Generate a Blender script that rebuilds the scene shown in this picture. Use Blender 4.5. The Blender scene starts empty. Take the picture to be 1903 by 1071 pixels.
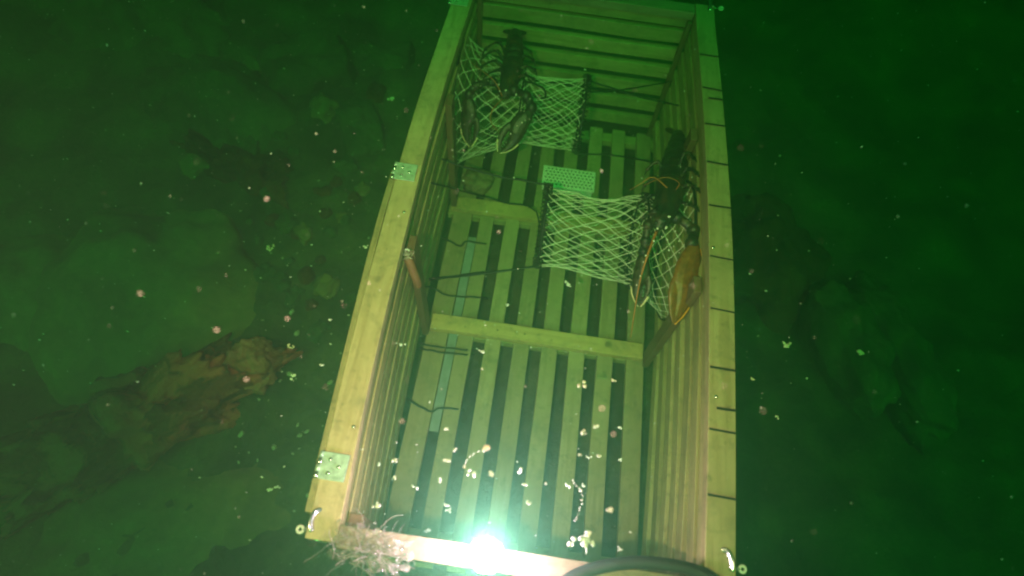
import bpy, bmesh, math, random
from mathutils import Vector, Matrix, Euler, noise
random.seed(7)
R = math.radians
SC = bpy.context.scene
COL = SC.collection

# ------------------------------------------------------------------ camera
H, L, W, BOW = 0.401, 1.174, 0.5, 0.0175       # trap: rim height, inner length, inner width, outward bow of the long sides
CAMPOS = Vector((0.1984, -0.0772, 1.2917))
CAMROT = Euler((0.48973, -0.05465, 0.13465), 'XYZ')
FPX = 1120.84
cd = bpy.data.cameras.new('camera'); cam = bpy.data.objects.new('camera', cd); COL.objects.link(cam)
cd.sensor_width = 36; cd.lens = 36 * FPX / 1903; cd.dof.use_dof = True; cd.dof.focus_distance = 1.12; cd.dof.aperture_fstop = 2.6; cd.clip_start = 0.01; cd.clip_end = 200
cam.location = CAMPOS; cam.rotation_euler = CAMROT
SC.camera = cam

# ------------------------------------------------------------------ world, sun
SUN_EL, SUN_AZ = R(58), R(180)
w = bpy.data.worlds.new('World'); SC.world = w; w.use_nodes = True
nt = w.node_tree; nt.nodes.clear()
sky = nt.nodes.new('ShaderNodeTexSky'); sky.sky_type = 'NISHITA'; sky.sun_disc = False
sky.sun_elevation = SUN_EL; sky.sun_rotation = SUN_AZ
bg = nt.nodes.new('ShaderNodeBackground'); bg.inputs['Strength'].default_value = 0.012
wo = nt.nodes.new('ShaderNodeOutputWorld')
dw = nt.nodes.new('ShaderNodeMix'); dw.data_type = 'RGBA'; dw.blend_type = 'MULTIPLY'; dw.inputs[0].default_value = 1
dw.inputs[7].default_value = (.10, 1, .22, 1)      # daylight after many metres of green sea above the trap
nt.links.new(sky.outputs[0], dw.inputs[6]); nt.links.new(dw.outputs[2], bg.inputs[0]); nt.links.new(bg.outputs[0], wo.inputs[0])
sl = bpy.data.lights.new('sun', 'SUN'); sl.energy = 1.4; sl.angle = R(40); sl.color = (.06, 1.0, .34)
so = bpy.data.objects.new('sun', sl); COL.objects.link(so)
so.rotation_euler = (R(32), 0, 0); so.location = (0, 0, 5)

# the diving lamp carried beside the camera lights the trap
def spot(name, loc, target, power, angle, blend, rad, color):
    l = bpy.data.lights.new(name, 'SPOT'); l.energy = power; l.spot_size = R(angle); l.spot_blend = blend
    l.shadow_soft_size = rad; l.color = color
    o = bpy.data.objects.new(name, l); COL.objects.link(o); o.location = loc
    o.rotation_euler = (Vector(target) - Vector(loc)).to_track_quat('-Z', 'Y').to_euler()
    return o
spot('camera_lamp', (0.08, -0.18, 1.38), (0.20, 0.43, 0.1), 195, 68, 0.95, 0.012, (1, .235, .33))

SC.view_settings.view_transform = 'Standard'; SC.view_settings.look = 'None'
SC.view_settings.exposure = 0.0; SC.view_settings.gamma = 1.0
SC.render.engine = 'CYCLES'
cy = SC.cycles
cy.use_denoising = True; cy.pixel_filter_type = 'GAUSSIAN'; cy.filter_width = 2.3; cy.max_bounces = 8; cy.diffuse_bounces = 3; cy.glossy_bounces = 2
cy.transparent_max_bounces = 8; cy.volume_bounces = 1; cy.caustics_reflective = False; cy.caustics_refractive = False
cy.sample_clamp_indirect = 3.0

MAT = CAMROT.to_matrix()
def at(px, py, ax, v):
    """point of the place seen at a photograph pixel on the plane axis=v"""
    d = MAT @ Vector(((px - 951.5) / FPX, -(py - 535.5) / FPX, -1.0))
    return CAMPOS + d * ((v - CAMPOS[ax]) / d[ax])

# ------------------------------------------------------------------ mesh helpers
class MB:
    def __init__(s): s.v = []; s.f = []
    def add(s, vs, fs):
        n = len(s.v); s.v += [Vector(p) for p in vs]; s.f += [tuple(i + n for i in f) for f in fs]; return s
    def box(s, a, b):
        x0, y0, z0 = a; x1, y1, z1 = b
        return s.add([(x0,y0,z0),(x1,y0,z0),(x1,y1,z0),(x0,y1,z0),(x0,y0,z1),(x1,y0,z1),(x1,y1,z1),(x0,y1,z1)],
                     [(3,2,1,0),(4,5,6,7),(0,1,5,4),(1,2,6,5),(2,3,7,6),(3,0,4,7)])
    def sweep(s, secs, closed_section=True, caps=True):
        """secs: list of rings of equal length"""
        n = len(secs[0]); vs = [p for r in secs for p in r]; fs = []
        for i in range(len(secs) - 1):
            for j in range(n):
                k = (j + 1) % n
                fs.append((i*n+j, i*n+k, (i+1)*n+k, (i+1)*n+j))
        if caps:
            fs.append(tuple(reversed(range(n)))); fs.append(tuple((len(secs)-1)*n + j for j in range(n)))
        return s.add(vs, fs)
    def plank_y(s, x0, x1, y0, y1, z0, z1, bow=0, n=22, wob=0.0, seed=0):
        secs = []
        for i in range(n + 1):
            y = y0 + (y1 - y0) * i / n
            o = bow * math.sin(math.pi * min(max(y / L, 0), 1))
            dz = wob * noise.noise((y * 3, seed * 7.3, 1)); dx = wob * noise.noise((y * 3, seed * 7.3, 9))
            secs.append([(x0+o+dx,y,z0+dz),(x1+o+dx,y,z0+dz),(x1+o+dx,y,z1+dz),(x0+o+dx,y,z1+dz)])
        return s.sweep(secs)
    def plank_x(s, x0, x1, y0, y1, z0, z1, n=14, wob=0.0, seed=0):
        secs = []
        for i in range(n + 1):
            x = x0 + (x1 - x0) * i / n
            dz = wob * noise.noise((x * 4, seed * 5.1, 3)); dy = wob * noise.noise((x * 4, seed * 5.1, 13))
            secs.append([(x,y1+dy,z0+dz),(x,y0+dy,z0+dz),(x,y0+dy,z1+dz),(x,y1+dy,z1+dz)][::-1])
        return s.sweep(secs)
    def tube(s, pts, r, n=6, flat=None, up=(0,0,1)):
        """r: number or list; flat: squash factor across the up direction"""
        pts = [Vector(p) for p in pts]
        if not isinstance(r, (list, tuple)): r = [r] * len(pts)
        secs = []; u = None
        for i, p in enumerate(pts):
            t = (pts[min(i+1, len(pts)-1)] - pts[max(i-1, 0)]).normalized()
            if u is None:
                u = Vector(up) if abs(t.dot(Vector(up))) < .95 else Vector((1, 0, 0))
            u = (u - t * u.dot(t)).normalized(); v = t.cross(u)
            k = 1.0 if flat is None else flat
            secs.append([p + (v * math.cos(a) + u * k * math.sin(a)) * r[i] for a in [2*math.pi*j/n for j in range(n)]])
        return s.sweep(secs)
    def ell(s, c, r, rot=None, n=12, m=8, jit=0, seed=0):
        c = Vector(c); M = rot or Matrix.Identity(3); vs = []; fs = []
        for i in range(m + 1):
            th = math.pi * i / m
            for j in range(n):
                ph = 2 * math.pi * j / n
                p = Vector((math.sin(th)*math.cos(ph), math.sin(th)*math.sin(ph), math.cos(th)))
                k = 1 + jit * noise.noise(p * 1.7 + Vector((seed, seed * .3, 0)))
                vs.append(c + M @ Vector((p.x*r[0]*k, p.y*r[1]*k, p.z*r[2]*k)))
        for i in range(m):
            for j in range(n):
                k = (j + 1) % n
                fs.append((i*n+j, (i+1)*n+j, (i+1)*n+k, i*n+k))
        return s.add(vs, fs)

def smoothpath(pts, k=4):
    pts = [Vector(p) for p in pts]; out = []
    P = [pts[0]*2 - pts[1]] + pts + [pts[-1]*2 - pts[-2]]
    for i in range(1, len(P) - 2):
        for j in range(k):
            t = j / k; a, b, c, d = P[i-1], P[i], P[i+1], P[i+2]
            out.append(.5*((2*b)+(c-a)*t+(2*a-5*b+4*c-d)*t*t+(3*b-a-3*c+d)*t**3))
    out.append(pts[-1]); return out

def world_loc(o):
    p = Vector((0, 0, 0))
    while o: p += o.location; o = o.parent
    return p
def obj(name, mb, mat, parent=None, origin=None, smooth=False, bevel=0):
    base = world_loc(parent) if parent else Vector(origin if origin is not None else (0, 0, 0))
    me = bpy.data.meshes.new(name); me.from_pydata([tuple(v - base) for v in mb.v], [], mb.f); me.validate()
    b = bmesh.new(); b.from_mesh(me); bmesh.ops.remove_doubles(b, verts=b.verts, dist=1e-6)
    bmesh.ops.recalc_face_normals(b, faces=b.faces); b.to_mesh(me); b.free()
    if smooth:
        for p in me.polygons: p.use_smooth = True
    me.materials.append(mat)
    o = bpy.data.objects.new(name, me); COL.objects.link(o)
    if parent: o.parent = parent
    else: o.location = base
    if bevel:
        m = o.modifiers.new('bevel', 'BEVEL'); m.width = bevel; m.segments = 2; m.limit_method = 'ANGLE'; m.angle_limit = R(50)
    return o
def thing(name, label, cat, loc=(0, 0, 0), group=None):
    o = bpy.data.objects.new(name, None); COL.objects.link(o); o.location = loc; o.empty_display_size = .05
    return tag(o, label, cat, group)
def tag(o, label=None, cat=None, group=None, kind=None):
    if label: o['label'] = label
    if cat: o['category'] = cat
    if group: o['group'] = group
    if kind: o['kind'] = kind
    return o

# ------------------------------------------------------------------ materials
def newmat(name):
    m = bpy.data.materials.new(name); m.use_nodes = True
    n = m.node_tree.nodes; b = n['Principled BSDF']; return m, m.node_tree, b
def N(nt, t, **k):
    n = nt.nodes.new(t)
    for a, v in k.items():
        if a in n.inputs: n.inputs[a].default_value = v
        else: setattr(n, a, v)
    return n
def ramp(nt, src, stops):
    r = nt.nodes.new('ShaderNodeValToRGB'); nt.links.new(src, r.inputs[0])
    e = r.color_ramp.elements
    while len(e) < len(stops): e.new(.5)
    for i, (p, c) in enumerate(stops): e[i].position = p; e[i].color = (*c, 1)
    return r.outputs[0]
def mixc(nt, fac, a, b, mode='MIX'):
    m = nt.nodes.new('ShaderNodeMix'); m.data_type = 'RGBA'; m.blend_type = mode
    for sock, v in ((m.inputs[0], fac), (m.inputs[6], a), (m.inputs[7], b)):
        if isinstance(v, (int, float)): sock.default_value = v
        elif isinstance(v, tuple): sock.default_value = (*v, 1)
        else: nt.links.new(v, sock)
    return m.outputs[2]
def wood(name, axis, light, dark, bump=.25):
    m, nt, b = newmat(name)
    tc = N(nt, 'ShaderNodeTexCoord'); mp = N(nt, 'ShaderNodeMapping')
    oi = N(nt, 'ShaderNodeObjectInfo')
    add = N(nt, 'ShaderNodeVectorMath', operation='MULTIPLY_ADD')
    nt.links.new(oi.outputs['Random'], add.inputs[0]); add.inputs[1].default_value = (7, 11, 13)
    nt.links.new(tc.outputs['Object'], add.inputs[2]); nt.links.new(add.outputs[0], mp.inputs[0])
    s = [60, 60, 60]; s[axis] = 3.0; mp.inputs['Scale'].default_value = s
    n1 = N(nt, 'ShaderNodeTexNoise', Scale=1.6, Detail=6, Roughness=.6, Distortion=.8); nt.links.new(mp.outputs[0], n1.inputs[0])
    n2 = N(nt, 'ShaderNodeTexNoise', Scale=9, Detail=4); nt.links.new(add.outputs[0], n2.inputs[0])
    n3 = N(nt, 'ShaderNodeTexNoise', Scale=60, Detail=5, Roughness=.7); nt.links.new(add.outputs[0], n3.inputs[0])
    c = ramp(nt, n1.outputs[0], [(.32, dark), (.56, light), (.75, tuple(x * .93 for x in light))])
    c = mixc(nt, ramp(nt, n2.outputs[0], [(.38, (0, 0, 0)), (.7, (.75, .75, .75))]), c, tuple(x * .72 for x in light))
    vo = N(nt, 'ShaderNodeTexVoronoi', Scale=7); nt.links.new(add.outputs[0], vo.inputs[0])
    c = mixc(nt, ramp(nt, vo.outputs['Distance'], [(.035, (1, 1, 1)), (.075, (0, 0, 0))]), c, tuple(x * .35 for x in light))
    c = mixc(nt, ramp(nt, n3.outputs[0], [(.54, (0, 0, 0)), (.74, (.6, .6, .6))]), c, (.12, .09, .05))
    n4 = N(nt, 'ShaderNodeTexNoise', Scale=17, Detail=7, Roughness=.75, Distortion=.6); nt.links.new(add.outputs[0], n4.inputs[0])
    c = mixc(nt, ramp(nt, n4.outputs[0], [(.50, (0, 0, 0)), (.66, (.55, .55, .55))]), c, (.20, .19, .10))
    vr = N(nt, 'ShaderNodeMapRange'); nt.links.new(oi.outputs['Random'], vr.inputs[0]); vr.inputs[3].default_value = .82; vr.inputs[4].default_value = 1.08
    c = mixc(nt, 1.0, c, vr.outputs[0], 'MULTIPLY')
    nt.links.new(c, b.inputs['Base Color']); b.inputs['Roughness'].default_value = .62
    bp = N(nt, 'ShaderNodeBump', Strength=bump, Distance=.002); nt.links.new(n1.outputs[0], bp.inputs['Height']); nt.links.new(bp.outputs[0], b.inputs['Normal'])
    return m
PINE_L, PINE_D = (.56, .47, .24), (.40, .31, .14)
SLAT_L, SLAT_D = (.46, .42, .18), (.31, .27, .10)
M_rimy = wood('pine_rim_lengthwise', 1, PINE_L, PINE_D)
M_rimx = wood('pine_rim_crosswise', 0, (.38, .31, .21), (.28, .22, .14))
M_slaty = wood('pine_slat_lengthwise', 1, SLAT_L, SLAT_D)
M_slatx = wood('pine_slat_crosswise', 0, SLAT_L, SLAT_D)
M_post = wood('pine_post', 2, (.20, .12, .06), (.13, .08, .04))
M_floor = wood('pine_floor', 1, (.47, .39, .21), (.35, .27, .13))
M_bar = wood('pine_crossbar', 0, (.68, .50, .20), (.54, .37, .14))
def plain(name, col, rough=.5, metal=0, bump=0, scale=80, var=.25, spec=.5):
    m, nt, b = newmat(name)
    tc = N(nt, 'ShaderNodeTexCoord')
    n = N(nt, 'ShaderNodeTexNoise', Scale=scale, Detail=5, Roughness=.65); nt.links.new(tc.outputs['Object'], n.inputs[0])
    c = ramp(nt, n.outputs[0], [(.3, tuple(x * (1 - var) for x in col)), (.7, tuple(min(1, x * (1 + var)) for x in col))])
    nt.links.new(c, b.inputs['Base Color']); b.inputs['Roughness'].default_value = rough; b.inputs['Metallic'].default_value = metal
    b.inputs['Specular IOR Level'].default_value = spec
    if bump:
        bp = N(nt, 'ShaderNodeBump', Strength=bump, Distance=.002); nt.links.new(n.outputs[0], bp.inputs['Height']); nt.links.new(bp.outputs[0], b.inputs['Normal'])
    return m
M_cord = plain('black_rubber_cord', (.012, .014, .013), .55, bump=.3, scale=400)
M_hose = plain('black_hose_rubber', (.03, .025, .03), .5, bump=.2)
M_net = plain('white_net_twine', (.72, .76, .58), .7, scale=300, var=.15)
M_hinge = plain('galvanised_steel', (.50, .72, .58), .34, .25, bump=.3, scale=90, var=.35)
M_nail = plain('rusty_nail', (.08, .045, .025), .6, .4)
M_steel = plain('bright_steel', (.75, .77, .75), .22, .9, bump=.15, scale=150, var=.15)
M_white = plain('white_plastic', (.92, .96, .92), .28, scale=60, var=.05, spec=1.0)
M_hole = plain('dark_hole', (.02, .03, .02), .9)
M_teal = plain('teal_strip', (.26, .32, .33), .6, scale=40)
M_ink = plain('black_marker_ink', (.02, .022, .02), .7)
M_peg = plain('reddish_peg', (.22, .10, .05), .6, bump=.3)
M_fuzz = plain('pale_fuzz', (.60, .60, .50), .8)
M_fleck = plain('pale_fleck', (.76, .88, .74), .8, scale=200, var=.1)
M_pinkfleck = plain('pinkish_fleck', (.80, .74, .56), .8, scale=200, var=.1)
M_barn = plain('barnacle_white', (.85, .82, .70), .7)
M_lob = None

def lobstermat():
    m, nt, b = newmat('lobster_shell')
    tc = N(nt, 'ShaderNodeTexCoord')
    n = N(nt, 'ShaderNodeTexNoise', Scale=45, Detail=6, Roughness=.7); nt.links.new(tc.outputs['Object'], n.inputs[0])
    n2 = N(nt, 'ShaderNodeTexNoise', Scale=160, Detail=4, Roughness=.8); nt.links.new(tc.outputs['Object'], n2.inputs[0])
    c = ramp(nt, n.outputs[0], [(.35, (.008, .012, .012)), (.52, (.028, .030, .018)), (.72, (.11, .055, .018))])
    c = mixc(nt, ramp(nt, n2.outputs[0], [(.66, (0, 0, 0)), (.74, (.8, .8, .8))]), c, (.35, .25, .10))
    nt.links.new(c, b.inputs['Base Color']); b.inputs['Roughness'].default_value = .42
    bp = N(nt, 'ShaderNodeBump', Strength=.5, Distance=.001); nt.links.new(n2.outputs[0], bp.inputs['Height']); nt.links.new(bp.outputs[0], b.inputs['Normal'])
    return m
M_lob = lobstermat()
M_claw = plain('claw_rufous_brown', (.20, .085, .016), .36, bump=.5, scale=90, var=.45)
M_clawdark = plain('claw_blackish_brown', (.040, .028, .014), .38, bump=.6, scale=110, var=.8)
M_orange = plain('orange_claw_edge', (.95, .36, .04), .5, scale=150, var=.25)
M_cream = plain('cream_claw_tip', (.75, .60, .36), .5, scale=150, var=.25)
M_antenna = plain('antenna_orange', (.45, .16, .04), .5)

def rockmat(name, stops, scale=6, bump=.8, enc=None):
    m, nt, b = newmat(name)
    tc = N(nt, 'ShaderNodeTexCoord')
    n = N(nt, 'ShaderNodeTexNoise', Scale=scale, Detail=10, Roughness=.62, Distortion=.4); nt.links.new(tc.outputs['Object'], n.inputs[0])
    f = N(nt, 'ShaderNodeTexNoise', Scale=scale * 14, Detail=6, Roughness=.7); nt.links.new(tc.outputs['Object'], f.inputs[0])
    c = ramp(nt, n.outputs[0], stops)
    c = mixc(nt, .55, c, ramp(nt, f.outputs[0], [(.3, (.35, .35, .35)), (.7, (1, 1, 1))]), 'MULTIPLY')
    if enc:
        e = N(nt, 'ShaderNodeTexNoise', Scale=enc[1], Detail=5, Roughness=.55, Distortion=1.2); nt.links.new(tc.outputs['Object'], e.inputs[0])
        c = mixc(nt, ramp(nt, e.outputs[0], [(enc[2], (0, 0, 0)), (enc[2] + .05, (1, 1, 1))]), c, enc[0])
    v = N(nt, 'ShaderNodeTexVoronoi', Scale=55); nt.links.new(tc.outputs['Object'], v.inputs[0])
    g = N(nt, 'ShaderNodeTexNoise', Scale=12, Detail=2); nt.links.new(tc.outputs['Object'], g.inputs[0])
    spk = N(nt, 'ShaderNodeMath', operation='MULTIPLY')
    nt.links.new(ramp(nt, v.outputs['Distance'], [(.05, (1, 1, 1)), (.12, (0, 0, 0))]), spk.inputs[0])
    nt.links.new(ramp(nt, g.outputs[0], [(.52, (0, 0, 0)), (.62, (1, 1, 1))]), spk.inputs[1])
    c = mixc(nt, spk.outputs[0], c, (.34, .36, .26))
    nt.links.new(c, b.inputs['Base Color']); b.inputs['Roughness'].default_value = .85; b.inputs['Specular IOR Level'].default_value = .2
    bp = N(nt, 'ShaderNodeBump', Strength=bump, Distance=.01)
    ad = N(nt, 'ShaderNodeMath', operation='ADD'); nt.links.new(n.outputs[0], ad.inputs[0]); nt.links.new(f.outputs[0], ad.inputs[1])
    nt.links.new(ad.outputs[0], bp.inputs['Height']); nt.links.new(bp.outputs[0], b.inputs['Normal'])
    return m
M_bed = rockmat('seabed_silt', [(.3, (.05, .045, .025)), (.5, (.12, .10, .055)), (.7, (.21, .17, .09))], 5)
M_boulder = rockmat('algae_boulder', [(.3, (.14, .105, .05)), (.5, (.26, .18, .08)), (.72, (.36, .24, .12))], 3, .4)
M_rust = rockmat('rust_crusted_rock', [(.33, (.03, .016, .012)), (.42, (.28, .07, .045)), (.62, (.52, .12, .08))], 9, 1.0, ((.78, .17, .13), 6, .46))
M_redrock = rockmat('red_crusted_rock', [(.34, (.04, .02, .01)), (.5, (.18, .06, .03)), (.7, (.28, .10, .05))], 8, .9)
M_greenrock = rockmat('green_rock', [(.32, (.04, .05, .025)), (.5, (.10, .12, .055)), (.7, (.17, .19, .085))], 5, .7)

M_pink = rockmat('pinkish_crust', [(.34, (.26, .07, .05)), (.5, (.66, .22, .16)), (.7, (.80, .28, .21))], 9, .8)
# ------------------------------------------------------------------ seabed
def bedz(x, y):
    r = math.hypot(x - .25, y - .59)
    k = min(1, max(0, (r - .45) / .6))
    z = -.10 - .05 * k + .07 * noise.noise((x * 1.3, y * 1.3, 2)) * k + .030 * noise.noise((x * 5, y * 5, 4)) + .014 * noise.noise((x * 15, y * 15, 8)) + .007 * noise.noise((x * 38, y * 38, 3))
    if x > .60: z -= min(.38, (x - .60) * 1.2)
    if r > 3: z += (r - 3) * .10 * (noise.noise((x * .3, y * .3, 5)) + .15)
    return z
def seabed():
    n = 240; mb = MB(); vs = []; fs = []
    def st(t): return 1.9 * t + 10.5 * t ** 5
    for j in range(n + 1):
        for i in range(n + 1):
            x = .1 + st(i * 2 / n - 1); y = .5 + st(j * 2 / n - 1)
            vs.append((x, y, bedz(x, y)))
    for j in range(n):
        for i in range(n):
            a = j * (n + 1) + i; fs.append((a, a + 1, a + n + 2, a + n + 1))
    mb.add(vs, fs)
    o = obj('seabed', mb, M_bed, smooth=True); tag(o, kind='structure')
seabed()

def rock(name, label, c, r, rotz, mat, seed, amp=.25, freq=1.6, group=None, tilt=(0, 0), sub=5, fine=.05, cat='rock', box=0.0):
    bm = bmesh.new(); bmesh.ops.create_icosphere(bm, subdivisions=sub, radius=1)
    M = Euler((tilt[0], tilt[1], rotz)).to_matrix()
    for v in bm.verts:
        p = v.co.normalized()
        if box:
            m = max(abs(p.x), abs(p.y), abs(p.z)); p = p.lerp(p / m * .8, box)
        sv = Vector((v.co.x * r[0], v.co.y * r[1], v.co.z * r[2])) / sorted(r)[1]
        k = 1 + amp * noise.noise(sv * freq + Vector((seed * 3.1, seed, 0))) + amp * .45 * noise.noise(sv * freq * 2.7 + Vector((seed, 0, 5))) + fine * noise.noise(sv * 7 + Vector((0, seed, 0))) + fine * .5 * noise.noise(sv * 16)
        v.co = M @ Vector((p.x * r[0] * k, p.y * r[1] * k, p.z * r[2] * k))
    me = bpy.data.meshes.new(name); bm.to_mesh(me); bm.free()
    for p in me.polygons: p.use_smooth = True
    me.materials.append(mat); o = bpy.data.objects.new(name, me); COL.objects.link(o); o.location = c
    return tag(o, label, cat, group)

def gp(px, py, z): p = at(px, py, 2, z); return p
p = gp(275, 500, -.10); rock('boulder', 'large smooth olive-green boulder left of the trap, above the rusty ridge', (p.x, p.y - .03, -.25), (.31, .36, .20), .3, M_boulder, 3, .24, 1.5, fine=.035)
p = gp(20, 520, -.12); rock('boulder', 'dim green boulder at the left edge beside the large smooth one', (p.x, p.y, -.26), (.20, .24, .16), .8, M_boulder, 8, .2, 1.3, fine=.03)
p = gp(330, 960, -.12); rock('boulder', 'flat olive boulder below the rusty ridge at the lower left', (p.x - .05, p.y - .06, -.25), (.46, .24, .15), .55, M_boulder, 11, .22, 1.4, fine=.035)
a, b_ = gp(470, 650, -.02), gp(60, 890, -.06); c = (a + b_) / 2
ang = math.atan2((b_ - a).y, (b_ - a).x)
rock('crusted_ridge', 'long rusty brown encrusted rock ridge running diagonally at the lower left', (c.x - .03, c.y - .02, -.075), ((b_ - a).length * .66, .088, .105), ang, M_rust, 5, .50, 1.3, fine=.13, sub=6)
p = gp(455, 665, -.02); rock('crusted_rock', 'pinkish brown encrusted knob at the upper end of the rusty ridge', (p.x, p.y, -.07), (.065, .055, .07), .3, M_pink, 21, .35, 2, fine=.1)
a, b_ = gp(330, 250, -.1), gp(570, 370, -.1); c = (a + b_) / 2; ang = math.atan2((b_ - a).y, (b_ - a).x)
rock('crusted_ridge', 'dark red crusted rock ledge beyond the large smooth boulder', (c.x, c.y, -.16), ((b_ - a).length * .58, .06, .085), ang, M_redrock, 9, .5, 1.3, fine=.12, sub=6)
a, b_ = gp(330, 130, -.1), gp(520, 250, -.1); c = (a + b_) / 2
rock('boulder', 'dim green boulder beyond the red ledge, upper left', (c.x - .05, c.y, -.22), (.30, .20, .17), ang, M_greenrock, 31, .22, 1.5, fine=.04)
p = gp(565, 120, -.1); rock('boulder', 'angular green boulder left of the trap\'s far end', (p.x, p.y, -.20), (.17, .13, .16), .5, M_greenrock, 14, .25, 1.3, fine=.04, box=.6)
p = gp(668, 230, -.1); rock('rock_slab', 'smooth green slab leaning close to the trap\'s left side', (p.x, p.y, -.19), (.075, .15, .12), .45, M_greenrock, 17, .18, 1.2, fine=.03, box=.5)
p = gp(700, 90, -.1); rock('rock_slab', 'dim green slab next to the far left corner of the trap', (p.x, p.y, -.20), (.14, .08, .10), .2, M_greenrock, 19, .18, 1.2, fine=.03, box=.5)
p = gp(640, 300, -.08); rock('stone', 'small squarish green stone between the slab and the red ledge', (p.x, p.y, -.13), (.035, .045, .05), .9, M_greenrock, 23, .25, 1.5, sub=4, box=.6)
p = gp(590, 345, -.08); rock('stone', 'small brown stone beside the squarish green stone', (p.x, p.y, -.14), (.045, .04, .05), .2, M_redrock, 25, .3, 1.5, sub=4)
p = gp(300, 60, -.1); rock('boulder', 'shadowy green boulder in the far upper left', (p.x - .1, p.y + .1, -.25), (.34, .22, .2), .1, M_greenrock, 41, .25, 1.4, fine=.04)
p = gp(1600, 620, -.34); rock('rock_slab', 'faint green rock in the dark right of the trap, beside the crack', (p.x, p.y, -.44), (.10, .24, .13), .35, M_greenrock, 51, .22, 1.4, fine=.04, box=.3)
p = gp(1700, 640, -.34); rock('rock_slab', 'faint long green rock in the dark right of the trap, outer side of the crack', (p.x, p.y, -.44), (.085, .30, .12), .32, M_greenrock, 53, .22, 1.4, fine=.04, box=.3)
p = gp(1480, 420, -.30); rock('boulder', 'low dark brownish boulder in the gloom right of the trap', (p.x, p.y, -.53), (.20, .28, .13), .1, M_redrock, 57, .25, 1.4, fine=.05)
rr2 = random.Random(33)
for i in range(46):
    px, py = rr2.uniform(330, 735), rr2.uniform(60, 640)
    if px > 842 - py * .26 - 45 or (px < 470 and py > 300): continue
    q = gp(px, py, -.1); s_ = rr2.choice([.018, .024, .032, .045]); q.z = bedz(q.x, q.y)
    rock('rubble_stone', 'rough dull stone among the rubble between the boulders and the trap', (q.x, q.y, q.z), (s_, s_ * rr2.uniform(.6, 1), s_ * .7), rr2.uniform(0, 3), rr2.choice([M_greenrock, M_redrock, M_boulder]), 200 + i, .4, 1.6, group='rubble left of the trap', sub=4, cat='stone', box=.5, fine=.08)
# pebbles and shell bits beside the left wall
k = 0
for px, py, s in [(500,400,.02),(470,430,.016),(545,420,.018),(520,520,.02),(565,505,.026),(610,420,.02),(590,470,.015),(490,350,.02),(655,360,.022),(530,470,.014),(575,560,.017),(455,395,.013),(600,385,.018),(640,400,.016)]:
    q = gp(px, py, -.08); k += 1
    rock('pebble', 'small dull pebble on the seabed between red ledge and trap', (q.x, q.y, bedz(q.x, q.y) + s * .4), (s, s * .8, s * .7), k, [M_greenrock, M_redrock][k % 2], 60 + k, .3, 1.5, group='pebbles left of the trap', sub=3, cat='pebble')
shellm = plain('shell_white', (.42, .42, .34), .6)
for i in range(70):
    px, py = random.uniform(420, 700), random.uniform(330, 1000)
    if px > 835 - (py) * .25 - 25: continue
    q = gp(px, py, -.08); mb = MB(); s = random.choice([.003, .004, .005, .009])
    q.z = bedz(q.x, q.y) + s * .4
    mb.ell(q, (s, s * .7, s * .4), Euler((random.random(), random.random(), random.random() * 6)).to_matrix(), 8, 5, .5, i)
    o = obj('shell_fragment', mb, shellm, origin=q, smooth=True)
    tag(o, 'tiny pale shell fragment on the dark seabed left of the trap', 'shell', 'shell fragments on the seabed')

# ------------------------------------------------------------------ the trap
T = thing('lobster_trap', 'long open wooden slatted lobster trap with white net funnels and black cords', 'lobster trap', (.25, .587, -.03))
def part(name, mb, mat, parent=T, **k): return obj(name, mb, mat, parent, **k)
RW = .043
rl = part('rim_board', MB().plank_y(-RW, 0, -.024, L + .03, H - .02, H, -BOW, wob=.002), M_rimy, bevel=.0015)
rr = part('rim_board', MB().plank_y(W, W + RW, -.034, L + .03, H - .02, H, BOW, wob=.002, seed=3), M_rimy, bevel=.0015)
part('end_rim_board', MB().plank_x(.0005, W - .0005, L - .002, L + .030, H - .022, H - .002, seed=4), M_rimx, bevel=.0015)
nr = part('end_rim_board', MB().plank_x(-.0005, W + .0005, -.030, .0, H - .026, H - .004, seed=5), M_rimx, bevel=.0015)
# rails right under the rim
part('rail', MB().plank_y(-.018, -.003, -.0, L + .01, H - .046, H - .0205, -BOW), M_slaty, bevel=.001)
part('rail', MB().plank_y(W + .003, W + .018, -.0, L + .01, H - .046, H - .0205, BOW), M_slaty, bevel=.001)
part('rail', MB().plank_x(.001, W - .001, L + .003, L + .018, H - .046, H - .0225), M_slatx, bevel=.001)
part('rail', MB().plank_x(.001, W - .001, -.016, -.002, H - .046, H - .0265), M_slatx, bevel=.001)
SL = [.347, .291, .235, .178, .118, .060]
rj = random.Random(3)
for i, z in enumerate(SL):
    z += rj.uniform(-.003, .002)
    part('side_slat', MB().plank_y(-.015, -.001, -.002, L + .001, z - .034, z, -BOW, wob=.003, seed=i + 1), M_slaty, bevel=.0012)
    part('side_slat', MB().plank_y(W + .001, W + .015, -.002, L + .001, z - .034, z, BOW, wob=.003, seed=i + 11), M_slaty, bevel=.0012)
    part('end_slat', MB().plank_x(-.001, W + .001, L + .002, L + .016, z - .035, z, wob=.003, seed=i + 21), M_slatx, bevel=.0012)
    part('end_slat', MB().plank_x(-.001, W + .001, -.016, -.003, z - .035, z, wob=.003, seed=i + 31), M_slatx, bevel=.0012)
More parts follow.
